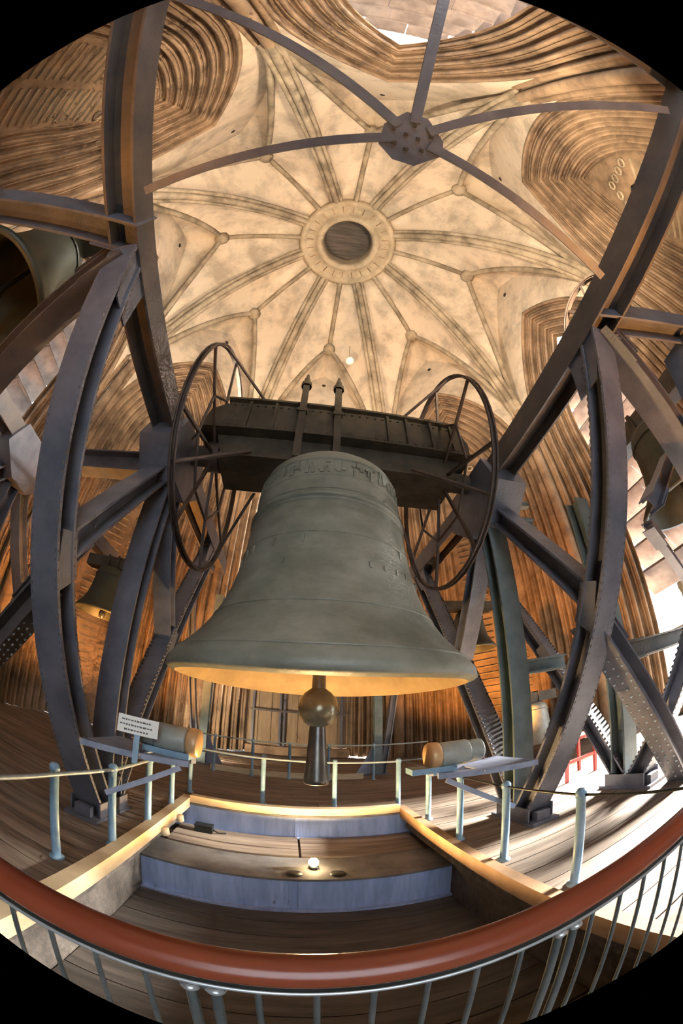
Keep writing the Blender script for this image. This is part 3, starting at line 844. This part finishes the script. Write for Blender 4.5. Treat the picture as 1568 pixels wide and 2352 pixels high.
# near balustrade with the mahogany hand rail
hb = empty('balustrade', 'mahogany hand rail on thin steel balusters across the near edge of the pit', 'railing', (0.2, 0.55, 0))
MB().tube([(-3, 0, 1.125), (3, 0, 1.10)], 0.040, 24).build('hand_rail', M['rail'], hb)
MB().bar((-3, 0.0, 1.078), (3, 0.0, 1.053), 0.028, 0.02, (0, 1, 0)).build('flat_bar', M['black'], hb)
MB().tube([(-3, -0.008, 1.058), (3, -0.008, 1.034)], 0.007, 8).build('upper_rod', M['zinc'], hb)
MB().tube([(-3, 0.0, 0.25), (3, 0.0, 0.25)], 0.012, 8).build('lower_rod', M['bar'], hb)
xb = -1.45
for i in range(29):
    x = xb+i*0.1
    if min(abs(x+0.345), abs(x-0.35)) < 0.05: continue
    MB().tube([(x, 0, 0.25), (x, 0, 1.07)], 0.0065, 8).build('baluster', M['bar'], hb)
for x in (-0.345, 0.37):
    for e in (-0.022, 0.022):
        MB().tube([(x+e, 0, 0.0), (x+e, 0, 1.06)], 0.011, 10).build('post', M['bar'], hb)
        MB().lathe([(0.017, 0), (0.02, 0.006), (0.017, 0.014), (0.011, 0.016)], 12, (x+e, 0, 1.02)).build('collar', M['zinc'], hb)
    MB().box((x, 0, 1.035), (0.08, 0.015, 0.012)).build('clip', M['bar'], hb)

# ------------------------------------------------------------------ buffers, sign, lamp
def buffer(label, loc, s):
    b = empty('bell_buffer', label, 'machine', loc)
    X = lambda x: x*s
    def cyl(nm, x0, x1, r, mt):
        m = MB().lathe([(0, x0), (r*0.94, x0), (r, x0+0.02*(1 if x1 > x0 else -1)), (r, x1-0.02*(1 if x1 > x0 else -1)), (r*0.94, x1), (0, x1)], 28)
        o = m.build(nm, M[mt], b); o.rotation_euler = (0, s*PI/2, 0); return o
    cyl('drum', -0.26, 0.06, 0.135, 'drum')
    cyl('end_cap', 0.06, 0.17, 0.145, 'cap')
    cyl('rear_drum', -0.42, -0.26, 0.12, 'drum')
    m = MB(); m.bb((-0.36, -0.10, -0.17), (0.10, 0.10, -0.11)); m.build('saddle', M['post'], b)
    for yy in (-0.32, 0.30):
        MB().bar((X(0.10), yy*0.3, -0.20), (X(-0.86), yy*1.2, -0.22), 0.09, 0.06, (0, 1, 0)).build('bracket_arm', M['bracket'], b)
    MB().bar((X(0.05), -0.18, -0.24), (X(-0.55), -0.42, -0.62), 0.07, 0.05, (0, 1, 0)).build('bracket_stay', M['bracket'], b)
    m = MB(); m.bb((-0.84 if s > 0 else 0.3, -0.30, -0.20), (-0.3 if s > 0 else 0.84, 0.30, -0.185)); m.build('deck_plate', M['bracket'], b)
    return b
buffer('grey drum with orange lit end on a blue bracket arm beside the white sign', (-0.98, 3.3, 1.20), 1)
buffer('grey drum with orange lit end on a bracket beside the sunlit floor', (1.50, 3.3, 1.15), -1)
sg = empty('notice_sign', 'small white notice sign on a short blue post above the guard rail', 'sign', (-1.30, 2.95, 0.98))
rot = Matrix.Rotation(R(10), 3, 'Z')
so = MB().box((0, 0, 0.295), (0.37, 0.012, 0.165)).build('sign_panel', M['sign'], sg)
MB().bar((0, 0.02, -0.05), (0, 0.02, 0.22), 0.05, 0.03, (1, 0, 0)).build('sign_post', M['post'], sg)
for z, wd in ((0.335, 0.26), (0.29, 0.29), (0.245, 0.20)):
    m = MB(); x = -wd/2-0.02
    while x < wd/2-0.02:
        l = rnd.uniform(0.012, 0.03); m.box((x+l/2, -0.0075, z), (l, 0.003, rnd.choice((0.012, 0.016)))); x += l+0.008
    stuff(m.build('faded_lettering', M['ink'], sg))
sg.rotation_euler = (R(-8), 0, R(16))
lp = empty('pit_lamp', 'glowing bulb on the blue pit girder below the clapper', 'lamp', (0.32, 4.05, -0.399))
MB().lathe([(0.06, 0), (0.06, 0.03), (0.04, 0.04)], 14).build('lamp_base', M['black'], lp)
MB().lathe([(0.03, 0.04), (0.055, 0.075), (0.06, 0.10), (0.04, 0.14), (0, 0.155)], 16).build('bulb', M['bulb'], lp)
light('pit_lamp_light', 'SPOT', (0.32, 3.98, -0.22), 420, (1.0, 0.62, 0.26), 0.06, aim=(0.32, 3.9, 3), spot=172, blend=0.12)

# ------------------------------------------------------------------ warm flood lamps on the gallery floor; unseen extras added for boards and vault
def flood(label, loc, aim, energy, col, spot=120):
    f_ = empty('flood_lamp', label, 'lamp', loc)
    d = (Vector(aim)-Vector(loc)).normalized()
    q = d.to_track_quat('Z', 'Y')
    h = 0.15
    m = MB().lathe([(0, -0.09), (0.06, -0.085), (0.09, -0.01), (0.105, 0.035), (0.10, 0.04), (0.09, 0.022)], 20); o = m.build('housing', M['black'], f_); o.location = (0, 0, h); o.rotation_euler = q.to_euler()
    m = MB().lathe([(0, 0.02), (0.09, 0.02)], 20); o = m.build('lens', M['lens'], f_); o.location = (0, 0, h); o.rotation_euler = q.to_euler()
    m = MB(); m.bb((-0.12, -0.08, 0), (0.12, 0.08, 0.02)); m.bb((-0.125, -0.02, 0.02), (-0.112, 0.02, 0.16)); m.bb((0.112, -0.02, 0.02), (0.125, 0.02, 0.16)); m.build('stand', M['black'], f_)
    p = Vector(loc)+Vector((0, 0, h))+d*0.08
    light('flood_light', 'SPOT', p, energy, col, 0.09, aim=p+d, spot=spot)
    return f_
ORANGE = (1.0, 0.40, 0.085); WARM = (1.0, 0.80, 0.56)
flood('flood lamp on the floor in the dim corner behind the sign', (-3.1, 6.1, 0), (-5.2, 8.9, 7), 1800, ORANGE)
flood('flood lamp on the floor behind the small pale bell', (3.9, 7.0, 0), (6.3, 9.4, 7), 1800, ORANGE)
flood('flood lamp on the floor behind the viewer on the sunlit side', (5.0, -0.6, 0), (6.0, -2.2, 9), 900, ORANGE)
flood('flood lamp on the floor behind the viewer on the dim side', (-4.2, -0.8, 0), (-5.0, -2.2, 9), 400, ORANGE)
flood('unseen flood lamp added on the floor to brighten the tan boards behind the clapper', (-2.75, 8.3, 0), (0.2, 12.2, 1.8), 600, WARM, 120)  # added fill lamp, hidden by the trestle foot, brightens the boards
flood('unseen flood lamp added on the sign side trestle chord to brighten the vault', (-2.1, 5.6, 5.17), (1.5, 4.5, 20), 3000, WARM, 140)  # added fill lamp, hidden above the chord, brightens the vault
flood('unseen flood lamp added on the sunlit side trestle chord to brighten the vault', (2.86, -1.2, 5.01), (0.5, 2.5, 20), 4500, WARM, 150)  # second added vault light, kept out of sight on the chord
